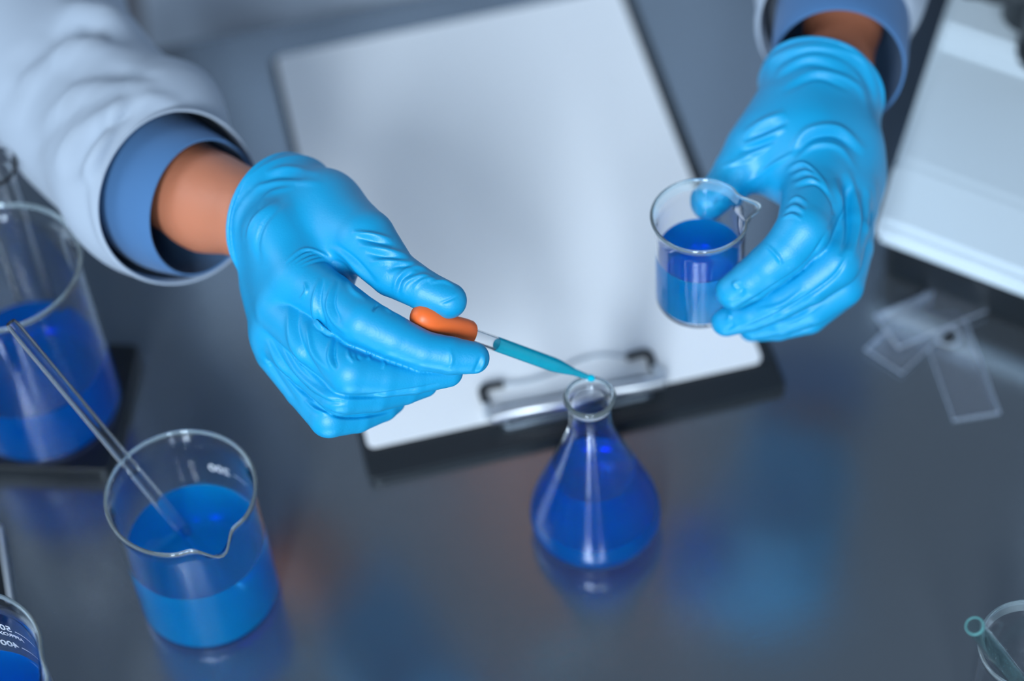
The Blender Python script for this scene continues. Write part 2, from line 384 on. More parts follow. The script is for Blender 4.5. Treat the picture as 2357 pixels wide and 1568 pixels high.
def curved_text(root, txt, ang, z, size, R, name='volume_mark'):
    if txt.startswith('|'):                # a graduation line, given by its angular length in degrees
        a2 = math.radians(float(txt[1:])); n = 14; V = []; Fc = []
        for i in range(n+1):
            t = ang+a2*i/n; c, s = math.cos(t), math.sin(t)
            for rr, zz in ((R, z-size/2), (R, z+size/2), (R+.0001, z+size/2), (R+.0001, z-size/2)): V.append((rr*c, rr*s, zz))
        for i in range(n):
            for k in range(4): Fc.append((i*4+k, i*4+(k+1) % 4, i*4+4+(k+1) % 4, i*4+4+k))
        return mesh('graduation_line', V, Fc, m_mark, root, False)
    cu = bpy.data.curves.new('t', 'FONT'); cu.body = txt; cu.size = size; cu.extrude = 0; cu.offset = size*.02; cu.resolution_u = 4
    o = bpy.data.objects.new('t', cu); sc.collection.objects.link(o); bpy.context.view_layer.update()
    me = bpy.data.meshes.new_from_object(o); bpy.data.objects.remove(o); bpy.data.curves.remove(cu)
    bm = bmesh.new(); bm.from_mesh(me); bpy.data.meshes.remove(me)
    for e in range(2):
        L = [e for e in bm.edges if e.calc_length() > size*.15]
        if L: bmesh.ops.subdivide_edges(bm, edges=L, cuts=1); bmesh.ops.triangulate(bm, faces=bm.faces)
    for v in bm.verts:
        t = ang+v.co.x/R; v.co = Vector((R*math.cos(t), R*math.sin(t), z+v.co.y))
    me = bpy.data.meshes.new(name); bm.to_mesh(me); bm.free()
    o = bpy.data.objects.new(name, me); sc.collection.objects.link(o); me.materials.append(m_mark); o.parent = root
    sd = o.modifiers.new('s', 'SOLIDIFY'); sd.thickness = .0001; return o
R_ = math.radians
# middle-left beaker with rod
bk = uz(415, 1130, .09)
MB = beaker('glass_beaker', (bk[0], bk[1], 0), .09, .0338, .0014, .048, (R_(-62), .0078, .17),
            'glass beaker half full of blue liquid with a long stirring rod leaning in it', .0352,
            marks=[('200', R_(56), .0600, .0078), ('|16', R_(36), .0625, .0006)])
# large beaker at the left edge on the black plate
bb = uz(-8, 612, .125)
BB = beaker('glass_beaker', (bb[0], bb[1], .0102), .115, .039, .0017, .042, (R_(200), .007, .2),
            'largest glass beaker, with deep blue liquid, standing on the black plate at the left edge', .0410, lm=m_liqd)
# lower left corner beaker, seen from above
lb = uz(-100, 1528, .12)
LB = beaker('glass_beaker', (lb[0], lb[1], 0), .12, .0345, .0015, .075, (R_(-20), .005, .22),
            'graduated glass beaker of blue liquid cut off by the lower left corner', .0368,
            marks=[('500', R_(62), .094, .0062), ('APPROX', R_(53), .0895, .0036), ('|22', R_(37), .0955, .0005), ('400', R_(62), .080, .0062), ('|22', R_(37), .082, .0005), ('300', R_(62), .0645, .0062), ('|22', R_(37), .0665, .0005)], lm=m_liqd)
# empty small beaker lower right corner
rb_ = uz(2375, 1484, .075)
RB = beaker('glass_beaker', (rb_[0], rb_[1], 0), .075, .0215, .0013, 0, (R_(-90), .004, .22),
            'small empty glass beaker in the lower right corner holding a glass tube', .0230, m=m_glass)
# glass tubes and rods
def hollow(name, a, b, r, wall, m, label, cat, ring=True):
    a, b = Vector(a), Vector(b); L = (b-a).length
    rc = r-wall/2; q_ = range(-90, 91, 30)
    prof = [(rc-wall/2*math.cos(R_(q)), -wall/2*math.sin(R_(q))) for q in (0, 30, 60)]+[(rc+wall/2*math.cos(R_(q)), wall/2*math.sin(R_(q))) for q in (-90, -60, -30, 0)]+[(r, .0008)]+[(r, L*k/6) for k in range(1, 6)]+[(r, L-.0008)]
    prof += [(rc+wall/2*math.cos(R_(q)), L+wall/2*math.sin(R_(q))) for q in range(0, 181, 30)]+[(r-wall, L-.0008)]+[(r-wall, L*k/6) for k in range(5, 0, -1)]+[(r-wall, .0008)]+[(r-wall, 0)]
    V, Fc = lathe(prof, 40); o = mesh(name, V, Fc, m, None); o.data.materials.append(m_tealrim)
    for p in o.data.polygons:
        if p.center.z < .0006 and math.hypot(p.center.x, p.center.y) > r-wall*1.01: p.material_index = 1
    o.location = a; o.rotation_euler = (b-a).to_track_quat('Z', 'Y').to_euler(); return tag(o, label, cat)
ta = uz(2243, 1441, .118); tb = np.array([rb_[0]+.0145, rb_[1]+.004, .006])
hollow('glass_tube', ta, tb, .0041, .0008, m_tealglass, 'open glass tube leaning in the small empty beaker at the lower right', 'glass tube')
ra = uz(24, 742, .158); rbm = uz(500, 1225, .020); rbm = np.array([bk[0]+.019, bk[1]-.012, .0045])
o = tube('stirring_rod', [Vector(ra), Vector(ra)+(Vector(rbm)-Vector(ra))*.02, Vector(ra)+(Vector(rbm)-Vector(ra))*.5, Vector(ra)+(Vector(rbm)-Vector(ra))*.98, Vector(rbm)], [.0024, .0031, .0031, .0031, .0022], m_glass, None, 32)
tag(o, 'long glass stirring rod leaning in the middle beaker of blue liquid', 'glass rod')
# cylinder at the upper left edge
cyl = uz(-22, 383, .14)
root = empty('measuring_cylinder', (cyl[0], cyl[1], 0), 0, 'narrow glass cylinder at the left edge behind the largest beaker', 'cylinder')
V, Fc = lathe([(.0001, .0), (.022, 0), (.023, .002), (.022, .004), (.011, .008), (.0105, .012), (.0105, .134), (.0128, .1385), (.0134, .1395), (.0128, .1405), (.0115, .1395), (.0092, .134), (.0092, .013), (.0001, .012)], 72)
mesh('glass_wall', V, Fc, m_glass, root)
# conical flask in the middle
fk = uz(1357, 912, .105)
FL = empty('conical_flask', (fk[0], fk[1], 0), 0, 'small conical glass flask of blue liquid in front of the clipboard, under the dropper', 'flask')
outer = [(.0001, .0004), (.018, .0002), (.0255, .0006), (.0295, .0026), (.0316, .0065), (.0322, .0115), (.0316, .0170), (.0297, .024), (.0268, .032), (.0235, .041), (.0200, .051), (.0167, .061), (.0138, .070), (.0116, .077), (.0104, .083), (.0101, .088), (.0101, .098), (.0103, .1008)]+[(.0110+.00125*math.cos(R_(q)), .1040+.0013*math.sin(R_(q))) for q in range(-60, 221, 28)]
wl = .0013
inner = [(.0095, .1020), (.0089, .1000)] + [(max(r-wl, .0001), z+(.0005 if z > .02 else .0036 if z < .01 else .0020)) for r, z in outer[::-1] if .0004 < z < .0985] + [(.0001, .0020)]
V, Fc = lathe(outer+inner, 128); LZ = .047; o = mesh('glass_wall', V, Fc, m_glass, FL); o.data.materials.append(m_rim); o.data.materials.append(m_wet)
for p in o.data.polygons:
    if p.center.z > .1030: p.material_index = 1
    if p.center.z < LZ+.0006 and p.index % (len(outer+inner)-1) >= len(outer): p.material_index = 2
def flask_r(z):
    zs = [p[1] for p in outer[1:17]]; rs = [p[0] for p in outer[1:17]]; return float(np.interp(z, zs, rs))
def inner_r(z):
    q = sorted([(p[1], p[0]) for p in inner if p[0] > .0002 and .0015 < p[1] < .1]); return float(np.interp(z, [a for a, b in q], [b for a, b in q]))
pl = [(.0001, .0046), (.017, .0044)]+[(inner_r(z)-.00008, z) for z in np.linspace(.0046, LZ+.001, 26)]+[(inner_r(LZ)-.0006, LZ+.0006), (inner_r(LZ)-.0014, LZ+.0003), (inner_r(LZ)-.003, LZ), (.0001, LZ)]
liquid(FL, pl, m_liqd, LZ)
# held beaker
HBz = .166
hb = ud(1612, 493, 1.035)
HB = beaker('glass_beaker', (hb[0], hb[1], hb[2]-.060), .060, .0208, .0012, .034, (R_(6), .0062, .20),
            'small glass beaker of blue liquid held by the gloved hand at the right', .0226)

# ---------------------------------------------------------------- dropper
d0 = Vector(ud(978, 732, .996)); d1 = Vector(ud(1353, 868, 1.049)); dax = (d1-d0).normalized(); DL = (d1-d0).length
DR = empty('dropper', d0, 0, 'glass dropper with orange rubber bulb pinched in the gloved hand above the flask', 'dropper')
DR.rotation_euler = dax.to_track_quat('Z', 'Y').to_euler()
rb0 = .0064
V, Fc = lathe([(.0001, -.0068), (.0022, -.0064), (.0043, -.0052), (.0057, -.0030), (.0066, .0004), (.0066, .0035), (.0061, .0075), (.0055, .0115), (.0057, .0165), (.0061, .0205), (.0061, .0240), (.0056, .0251), (.0034, .0252)], 48)
mesh('rubber_bulb', V, Fc, m_orange, DR)
g0 = .018
V, Fc = lathe([(.0024, g0), (.0034, g0), (.0034, DL-.022), (.0032, DL-.018), (.0017, DL-.0085), (.0014, DL-.001), (.0009, DL), (.0007, DL-.001), (.0009, DL-.0085), (.0024, DL-.0185), (.0025, DL-.022), (.0024, g0)], 48)
mesh('glass_tube', V, Fc, m_glass, DR)
V, Fc = lathe([(.0001, .041), (.0016, .0408), (.0029, .040), (.0029, DL-.022), (.0027, DL-.0185), (.0012, DL-.0085), (.0010, DL-.0002), (.0016, DL+.0010), (.0017, DL+.0024), (.0010, DL+.0036), (.0001, DL+.0039)], 48)
mesh('cyan_liquid', V, Fc, m_drop, DR)

# ---------------------------------------------------------------- black plate, dark edge, slides
PL = bm_obj('black_plate', prism(rrect(-.16, 0, 0, .083, .004), 0, .0098, .0012, 3), m_blackpl, None)
PL.location = (-.2105, .6885, 0); PL.rotation_euler = (0, 0, R_(-9)); tag(PL, 'flat black plate under the largest beaker at the left edge', 'plate')
ED = empty('dark_case', (-.256, .612, 0), R_(11), 'dark case with a pale metal rim at the left edge, behind the lower left beaker', 'case')
bm_obj('body', prism(rrect(-.12, 0, 0, .056, .003), 0, .0055, .0012, 3), m_blackpl, ED)
tube('metal_rim', [(.0004, .004+.048*i/8, .0055) for i in range(9)], .0011, m_chrome, ED, 10)
m_slide = mat('slide_glass', (.86, .92, 1), .05, Transmission_Weight=.95, IOR=1.5)
m_edge = mat('ground_glass_edge', (.55, .64, .78), .4, Transmission_Weight=.62, IOR=1.5)
def slide_mesh(name, L, parent=None):
    o = bm_obj(name, prism(rrect(-L/2, -.0125, L/2, .0125, .0006), 0, .0012, .0003, 2), m_slide, parent); o.data.materials.append(m_edge)
    for p in o.data.polygons:
        if abs(p.normal.z) < .95: p.material_index = 1
    return o
def slide(cx, cy_, rot, z, label, well=False, L=.0745):
    if not well:
        o = slide_mesh('microscope_slide', L); o.location = (cx, cy_, z); o.rotation_euler = (0, 0, rot); return tag(o, label, 'slide', 'microscope slides on the table')
    rt = empty('microscope_slide', (cx, cy_, z), rot, label, 'slide', 'microscope slides on the table'); slide_mesh('glass_plate', L, rt)
    V, Fc = lathe([(.0058, .0012), (.0060, .0015), (.0064, .0015), (.0066, .0012)], 40); o = mesh('well_ring', V, Fc, m_edge, rt); o.location = (.016, 0, 0)
    V, Fc = lathe([(.0001, .0014), (.0034, .00135), (.0038, .00125)], 40); o = mesh('specimen_spot', V, Fc, m_blackpl, rt); o.location = (.016, 0, 0)
    return rt
slide(.2295, .7140+.003, R_(95), .0002, 'lowest glass slide with a dark round spot, pointing towards the lower right', True)
slide(.2190, .7445, R_(42), .00155, 'glass slide lying diagonally between the other two slides')
slide(.2308, .7515, R_(21), .0029, 'topmost glass slide, lying nearly sideways across the others')

# ---------------------------------------------------------------- microscope
MA = math.atan2(.7394-.785, .2635-.1971)
MS = empty('microscope', (.1985, .778, 0), MA, 'white microscope base with black foot and black optics at the right edge', 'microscope')
def on(name, x0, y0, x1, y1, z0, z1, m, r=.008, bv=.003): return bm_obj(name, prism(rrect(x0, y0, x1, y1, r), z0, z1, bv, 4), m, MS, False)
on('foot', .000, .003, .20, .26, 0, .027, m_blackpl)
V = [(0, 0), (.20, 0), (.20, .0), (0, 0)]
bm = bmesh.new()
rows = [(0, .0265, .0), (.0, .036, .0), (.003, .0415, 0), (.034, .049, 0), (.040, .0505, .0), (.125, .0560, 0), (.131, .0635, 0), (.27, .0680, 0), (.27, .0265, 0)]
L_ = [bm.verts.new((-.004-.18*y, y, z)) for y, z, _ in rows]; Rr = [bm.verts.new((.20, y, z)) for y, z, _ in rows]
for i in range(len(rows)):
    j = (i+1) % len(rows); bm.faces.new((L_[i], L_[j], Rr[j], Rr[i]))
bm.faces.new(L_[::-1]); bm.faces.new(Rr)
bmesh.ops.bevel(bm, geom=list(bm.edges), offset=.0035, segments=4, affect='EDGES', clamp_overlap=True)
bm_obj('base', bm, m_white, MS, False)
def cylo(name, px, py, z0, z1, r, m=m_blackpl, steps=0, parent=MS):
    c = uz(px, py, z0); prof = [(.0001, 0), (r-.002, 0), (r, .002)]
    n = steps
    for k in range(n): prof += [(r, .004+k*.003), (r-.0008, .0048+k*.003), (r-.0008, .0058+k*.003), (r, .0066+k*.003)]
    prof += [(r, z1-z0-.001), (r-.001, z1-z0), (.0001, z1-z0)]
    V, Fc = lathe(prof, 64); o = mesh(name, V, Fc, m, None)
    loc = Matrix.Rotation(-MA, 4, 'Z') @ (Vector((c[0], c[1], z0))-Vector((MS.location[0], MS.location[1], 0)))
    o.parent = MS; o.location = loc; return o
cylo('condenser', 2302, -44, .085, .105, .021)
cylo('lens_barrel', 2371, 40, .075, .110, .0155)
cylo('focus_ring', 2430, 128, .060, .108, .0215, steps=5)
sp = [uz(px, py, .112) for px, py in ((2215, -14), (2480, 8), (2700, -400), (2300, -420))]
sp = [Matrix.Rotation(-MA, 3, 'Z') @ (Vector((q[0], q[1], 0))-Vector((MS.location[0], MS.location[1], 0))) for q in sp]
bm_obj('stage', prism([(q.x, q.y) for q in sp][::1], .1075, .118, .002), m_blackpl, MS)
on('arm', .115, .215, .18, .265, .066, .30, m_white, .01, .004)
on('head', .10, .10, .195, .265, .29, .36, m_white, .01, .004)

# ---------------------------------------------------------------- person
def w2c(p): d = np.asarray(p, float)-_C; return np.array([d@_R, d@_U, d@_F])
def chainpx(pts, D0):
    out = []
    for (x, y, dz, r) in pts:
        c, s = p3(x, y, dz, D0); out.append((c, r*s))
    return out
def build(name, f, lo, hi, h, m, parent, strokes=None, D0=1, sub=1, rl=1):
    V, Q = surface_nets(f, lo, hi, h)
    V = relax(V, Q, 1); V = project(f, V, h*.5, 1)
    if sub: V, Q = subdiv(V, Q); V = project(f, V, h*.25, 1)
    V = relax(V, Q, rl)
    if strokes:
        N = vnormals(V, Q); V = folds(V, N, strokes, D0, 1.25); V = relax(V, Q, 1, .35)
    return mesh_np(name, cam2world(V), Q, m, parent)

# --- gloves: (px, py, depth px, radius px) joint chains
def glove_fn(D0, palm, fingers, cuff, kf, kp, kpalm):
    PC = [chainpx(c, D0) for c in palm]; FC = [(chainpx(c, D0), k) for c, k in fingers]
    (cx, cy_, cd), (ux, uy), ru, (vx, vy), bfrac, (tx, ty, td), rt, crx = cuff
    c0, s = p3(cx, cy_, cd, D0)
    vdir = np.array([vx, -vy, 0.]); vdir /= np.linalg.norm(vdir)
    udir = np.array([ux, -uy, 0.]); udir /= np.linalg.norm(udir)
    cb = bfrac; sb = math.sqrt(1-cb*cb)
    vv = vdir*cb+np.array([0, 0, -sb])        # near side of the rim, bulging along vdir
    ax = vdir*sb+np.array([0, 0, cb])         # axis away from the hand
    c1, s1 = p3(tx, ty, td, D0)
    mm = s
    def f(P):
        d = None
        for c in PC:
            e = sdf_chain(P, c, kpalm*mm); d = e if d is None else smin(d, e, kpalm*mm)
        for c, k in FC:
            d = smin(d, sdf_chain(P, c, kf*mm), k*mm)
        # sleeve of the glove: elliptical loft between cuff ring and wrist
        ba = c1-c0; l = ba@ba; q = P-c0; t = np.clip((q@ba)/l, 0, 1); rad = (ru*(1-t)**1.3+rt*(1-(1-t)**1.3))*mm
        qq = q-t[:, None]*ba; e = np.sqrt((qq@udir)**2+((qq@vv)*crx)**2+((q@(ba/math.sqrt(l)))-t*math.sqrt(l))**2)-rad
        d = smin(d, e, kpalm*.8*mm)
        qa = (P-c0)@ax
        d = -smin(-d, -(qa), 6*mm)            # cut at the cuff plane
        # rolled bead
        rr = np.sqrt(((P-c0)@udir)**2+(((P-c0)@vv)*crx)**2)-(ru-1)*mm
        bead = np.sqrt(rr**2+(qa+3*mm)**2)-5.0*mm
        return smin(d, bead, 5*mm)
    return f
person = empty('person', (.02, 1.25, -.9), 0, 'person in a white lab coat over a blue shirt with blue gloves, squeezing a dropper', 'person')
person_off = Vector(person.location)
def attach(o): o.parent = person; o.matrix_parent_inverse = Matrix.Translation(-person_off); return o

D1 = 1.0
R_palm = [[(655, 455, 300, 80), (640, 540, 130, 70), (690, 640, 60, 70)],
          [(625, 530, 310, 78), (650, 700, 95, 64)],
          [(610, 580, 320, 62), (640, 775, 135, 56)],
          [(605, 585, 320, 58), (645, 815, 185, 48)],
          [(660, 450, 300, 80), (745, 480, 190, 82), (800, 540, 120, 76)],
          [(640, 540, 200, 80), (745, 600, 120, 62), (760, 660, 120, 50)],
          [(640, 770, 160, 50), (720, 720, 150, 50), (740, 620, 150, 60)]]
R_fing = [([(760, 500, 160, 84), (838, 553, 60, 74), (905, 628, 10, 56), (975, 668, -12, 47), (1033, 692, -18, 42)], 26),   # thumb
          ([(690, 645, 60, 68), (760, 688, 0, 60), (832, 741, -62, 58), (905, 777, -58, 52), (975, 808, -50, 46), (1035, 819, -44, 44), (1090, 824, -36, 37)], 12),
          ([(650, 712, 90, 62), (730, 790, 0, 56), (806, 855, -55, 56), (880, 865, -30, 50), (950, 866, -2, 43), (1030, 856, 25, 36)], 6),
          ([(632, 765, 135, 56), (715, 845, 60, 52), (785, 905, -5, 52), (860, 905, 35, 45), (930, 892, 80, 40), (975, 882, 110, 34)], 6),
          ([(636, 812, 180, 48), (700, 895, 120, 46), (757, 962, 55, 46), (820, 955, 95, 42), (880, 934, 140, 37), (900, 922, 160, 34)], 6)]
R_cuff = ((640, 503, 285), (100, -291), 153, (-.946, -.325), .68, (700, 560, 190), 100, 1.05)
fR = glove_fn(D1, R_palm, R_fing, R_cuff, 4, 0, 46)
def bx(pts, D0):
    A = np.array([p3(x, y, d, D0)[0] for x, y, d in pts]); return A.min(0), A.max(0)
lo, hi = bx([(470, 330, -140), (1150, 1030, 520), (470, 1030, -140), (1150, 330, 520)], D1)
S = []
def s(w, h, *pts): S.append((pts, w, h))
# cuff folds
s(7, 5, (610, 400), (660, 388), (740, 398)); s(7, -4, (600, 425), (640, 408), (700, 410)); s(8, 5, (560, 470), (600, 430), (660, 420), (745, 420))
s(6, 4, (590, 480), (625, 445), (680, 430)); s(6, 4, (560, 560), (585, 505), (640, 460)); s(7, -5, (600, 610), (592, 560), (610, 510), (660, 460))
s(8, 4, (545, 560), (545, 500), (575, 440)); s(7, -4, (560, 600), (565, 520), (600, 455))
# thumb-root folds
s(6, 7, (810, 535), (850, 540), (905, 552)); s(5, -5, (820, 548), (860, 555), (910, 566)); s(7, 7, (825, 565), (880, 575), (945, 590))
s(6, -5, (840, 583), (890, 592), (950, 602)); s(7, 6, (850, 605), (900, 600), (960, 605)); s(6, -4, (890, 625), (920, 612), (975, 618))
s(5, 5, (905, 680), (915, 640), (950, 615), (990, 620)); s(5, 5, (925, 680), (935, 650), (970, 635), (1000, 640)); s(4, -4, (915, 680), (925, 645), (955, 625))
s(4, 4, (950, 665), (975, 645), (1010, 642)); s(4, 4, (985, 650), (1020, 648), (1050, 660)); s(3, -3, (1010, 700), (1035, 690), (1055, 680))
s(7, 6, (755, 570), (795, 590), (840, 640), (890, 690)); s(7, -6, (745, 590), (790, 615), (830, 665)); s(5, -4, (770, 560), (820, 600), (870, 655))
# crescent folds at the index knuckle
for k in range(8):
    s(4.2, 4.5 if k % 2 == 0 else -4.5, (655+5*k, 606+7*k*.6-k*3), (700+7*k, 575+3.5*k), (750+5*k, 590+6*k), (795+2*k, 628+3*k))
s(5, 6, (735, 640), (722, 700), (738, 760), (775, 770)); s(4, -6, (745, 640), (735, 700), (752, 757)); s(5, 6, (770, 645), (755, 700), (770, 740), (800, 770)); s(4, -5, (780, 645), (768, 700), (785, 740))
s(4, 4, (700, 650), (705, 670), (690, 690)); s(5, 6, (722, 735), (740, 755), (775, 770)); s(4, -6, (722, 748), (745, 766), (765, 775))
s(5, 5, (800, 640), (812, 670), (845, 690)); s(3.5, -5, (858, 718), (866, 705), (875, 700)); s(3, -4, (820, 640), (828, 665), (850, 685))
s(3.5, 3, (885, 700), (892, 712), (905, 720)); s(3.5, 3, (905, 712), (914, 722), (930, 728))
# folds down the back of the hand between knuckles
s(8, 7, (665, 700), (668, 770), (690, 830), (730, 880)); s(7, -7, (690, 700), (685, 760), (705, 820), (745, 880), (770, 900)); s(6, 6, (705, 740), (720, 810), (760, 860))
s(7, 7, (640, 775), (680, 850), (740, 905), (775, 925)); s(6, -8, (620, 775), (660, 850), (710, 905), (760, 935)); s(7, 6, (612, 780), (650, 850), (700, 920)); s(6, -6, (602, 800), (640, 870), (690, 935))
s(5, 6, (765, 775), (758, 820), (768, 855)); s(4, -6, (775, 775), (768, 820), (776, 850)); s(4, 4, (800, 800), (803, 820), (815, 835)); s(4, -3, (822, 808), (824, 822), (832, 830)); s(4, 3, (850, 815), (850, 830)); s(3.5, 3, (880, 822), (885, 838), (880, 850))
s(5, -3.5, (1090, 860), (1100, 842), (1108, 815)); s(4, 3, (1100, 858), (1112, 838), (1116, 815)); s(5, 2.5, (1035, 800), (1040, 830), (1030, 850))
s(4, 3.5, (700, 920), (730, 945), (770, 955)); s(5, -5, (720, 905), (755, 925), (800, 928))
s(7, -3, (752, 765), (800, 795), (860, 820), (960, 850), (1050, 864)); s(4, -8, (745, 890), (790, 912), (860, 912), (940, 900), (1010, 885)); s(4, -8, (715, 925), (770, 955), (820, 960), (880, 952), (925, 938))
SR = S
attach(build('glove', fR, lo, hi, .0009, m_glove, None, SR, D1, 1, 1))

D2 = 1.04
L_palm = [[(1866, 235, 270, 108), (1858, 330, 190, 108), (1880, 410, 120, 84)],
          [(1900, 240, 290, 108), (1935, 340, 220, 86), (1942, 440, 160, 76)],
          [(1925, 260, 330, 88), (1960, 400, 260, 62), (1962, 480, 225, 58)],
          [(1925, 270, 350, 80), (1960, 420, 300, 56), (1960, 520, 290, 50)],
          [(1850, 245, 270, 100), (1788, 320, 200, 88)],
          [(1860, 330, 230, 90), (1800, 390, 190, 58), (1835, 420, 140, 60)]]
L_fing = [([(1810, 290, 240, 88), (1742, 352, 200, 76), (1700, 395, 180, 58), (1668, 432, 165, 48), (1632, 462, 160, 44)], 30),
          ([(1878, 410, 110, 76), (1868, 470, 30, 70), (1850, 528, -40, 64), (1812, 575, -38, 56), (1770, 612, -22, 52), (1728, 646, -2, 48), (1690, 670, 16, 43)], 16),
          ([(1935, 440, 150, 70), (1936, 530, 70, 62), (1922, 603, 10, 60), (1862, 650, 22, 53), (1795, 690, 48, 46), (1730, 722, 80, 40), (1672, 739, 112, 36)], 10),
          ([(1958, 480, 220, 58), (1956, 570, 140, 54), (1935, 655, 90, 54), (1870, 702, 100, 48), (1800, 732, 130, 42), (1735, 750, 165, 34)], 10),
          ([(1958, 520, 285, 50), (1955, 600, 250, 46), (1935, 665, 200, 46), (1860, 725, 200, 44), (1790, 748, 220, 36), (1730, 757, 240, 30)], 10)]
L_cuff = ((1894, 190, 330), (-270, -120), 134, (.40, -.916), .72, (1880, 300, 250), 104, 1.0)
L_cuff = ((1892, 205, 320), (-262, -130), 144, (.44, -.90), .70, (1884, 290, 255), 96, 1.05)
fL = glove_fn(D2, L_palm, L_fing, L_cuff, 4, 0, 46)
lo, hi = bx([(1550, 40, -140), (2060, 810, 560), (1550, 810, -140), (2060, 40, 560)], D2)
S = []
s(9, 6, (1790, 165), (1870, 125), (1960, 150), (2005, 230)); s(8, -5, (1775, 190), (1860, 145), (1950, 170)); s(7, 5, (1790, 205), (1880, 165), (1970, 195), (2000, 260)); s(6, -4, (1800, 215), (1880, 180), (1960, 210))
s(8, 8, (1710, 310), (1760, 280), (1810, 258)); s(6, -6, (1710, 325), (1765, 300), (1815, 278)); s(7, 7, (1710, 335), (1765, 315), (1810, 292)); s(6, -5, (1700, 350), (1750, 335), (1790, 318)); s(6, 5, (1690, 368), (1730, 355), (1780, 330)); s(5, 4, (1660, 385), (1700, 372), (1740, 362)); s(6, 5, (1720, 420), (1780, 380), (1840, 345))
s(8, 8, (1820, 345), (1860, 300), (1930, 295), (1995, 350)); s(7, -7, (1825, 360), (1870, 318), (1930, 315), (1985, 365)); s(7, 6, (1830, 370), (1875, 335), (1930, 340), (1975, 395))
for k in range(6):
    s(5, 6 if k % 2 == 0 else -6, (1808+4*k, 392+8*k), (1850+6*k, 378+9*k), (1895+4*k, 420+9*k), (1915, 470+8*k))
for k in range(5):
    s(4, 3.2 if k % 2 == 0 else -3.2, (1812-4*k, 468+9*k), (1835-3*k, 455+10*k), (1862-4*k, 470+9*k))
s(8, 9, (1950, 390), (1965, 450), (1975, 520), (1960, 600)); s(7, -10, (1935, 400), (1950, 470), (1952, 540), (1935, 590)); s(7, 7, (1920, 410), (1935, 470), (1930, 530))
s(6, -8, (1985, 430), (1990, 500), (1975, 570)); s(6, 7, (1998, 430), (2002, 500), (1988, 570))
s(5, -5, (1920, 470), (1925, 500), (1905, 530)); s(5, 4, (1700, 668), (1690, 655), (1705, 645)); s(5, -3.5, (1665, 690), (1700, 680), (1715, 665)); s(4, 4, (1670, 740), (1680, 728), (1672, 718)); s(5, 4, (1760, 560), (1790, 590), (1800, 610)); s(4, -3, (1690, 745), (1680, 755), (1665, 760))
s(5, 5, (1740, 715), (1800, 700), (1850, 665)); s(5, 4, (1760, 750), (1830, 735), (1900, 695))
s(5, -8, (1690, 716), (1780, 664), (1860, 605), (1905, 530)); s(5, -8, (1699, 762), (1780, 730), (1838, 698), (1917, 640), (1955, 580))
s(8, -7, (1768, 195), (1800, 142), (1870, 120), (1950, 142), (2000, 200), (2018, 275)); s(9, 6, (1760, 170), (1790, 112), (1870, 92), (1960, 115), (2010, 180), (2026, 255))
SL = S
attach(build('glove', fL, lo, hi, .0010, m_glove, None, SL, D2, 1, 1))

# --- body: torso, neck, head and both arms as one surface (world metres turned to camera frame)
def W(x, y, z, r): return (w2c((x, y, z)), r)
def CPX(x, y, dz, r, D0): c, s_ = p3(x, y, dz, D0); return (c, r*s_)
Xc = .035
shR = W(-.17, 1.25, .44, .06); shL = W(.24, 1.25, .44, .06)
armR = [shR, W(-.305, 1.05, .15, .034), CPX(100, 155, 950, 150, D1), CPX(320, 365, 640, 120, D1), CPX(478, 465, 425, 112, D1), CPX(600, 500, 310, 100, D1), CPX(650, 520, 270, 86, D1)]
armL = [shL, W(.325, 1.10, .12, .034), CPX(1958, -95, 735, 105, D2), CPX(1940, 60, 500, 84, D2), CPX(1918, 170, 370, 86, D2), CPX(1888, 260, 290, 84, D2)]
torso = [W(Xc, 1.27, -.25, .13), W(Xc, 1.27, .05, .12), W(Xc, 1.27, .36, .12)]
hd = (Xc, 1.17, .66)
face_c = w2c(hd)
axw = lambda v: np.array([np.dot(v, _R), np.dot(v, _U), np.dot(v, _F)])
nod = R_(38)
fwd = axw(np.array([0, -math.cos(nod), -math.sin(nod)])); upv = axw(np.array([0, -math.sin(nod), math.cos(nod)])); rt_ = axw(np.array([1., 0, 0]))
def H(a, b, c): return face_c+rt_*a+upv*b+fwd*c
def fB(P):
    d = sdf_chain(P, torso, .05)
    d = smin(d, rcone(P, shR[0], shL[0], .07, .07), .06)
    d = smin(d, sdf_chain(P, armR, .006), .02); d = smin(d, sdf_chain(P, armL, .006), .02)
    d = smin(d, rcone(P, w2c((Xc, 1.25, .46)), H(0, -.05, -.02), .058, .055), .04)
    d = smin(d, rcone(P, H(0, .035, -.015), H(0, -.045, .02), .088, .058), .03)
    d = smin(d, rcone(P, H(0, .01, .088), H(0, -.028, .102), .010, .014), .012)      # nose
    for sx in (-1, 1):
        d = smin(d, rcone(P, H(sx*.078, .01, -.01), H(sx*.078, -.025, -.008), .016, .011), .008)   # ears
        d = smin(d, rcone(P, H(sx*.018, .035, .078), H(sx*.045, .033, .066), .010, .009), .012)    # brow
        d = -smin(-d, rcone(P, H(sx*.032, .014, .090), H(sx*.034, .014, .088), .013, .013), .010)  # eye sockets
        d = smin(d, np.sqrt(((P-H(sx*.032, .013, .070))**2).sum(1))-.013, .003)                    # eyes
    d = smin(d, rcone(P, H(-.02, -.062, .080), H(.02, -.062, .080), .007, .007), .006)             # lips
    return smin(d, rcone(P, H(0, -.085, .055), H(0, -.09, .058), .026, .022), .03)
A = np.array([c for c, r in armR+armL+torso]+[face_c]); lo, hi = A.min(0)-.17, A.max(0)+.17
body = attach(build('body', fB, lo, hi, .0055, m_skin, None, None, 1, 0, 1))
def fH(P):
    d = rcone(P, H(0, .05, -.028), H(0, -.02, -.045), .094, .075)
    q = (P-face_c)@fwd-.052+.25*np.abs((P-face_c)@upv-.08)
    return -smin(-d, -q, .02)
attach(build('hair', fH, face_c-.16, face_c+.16, .005, m_hair, None, None, 1, 0, 1))

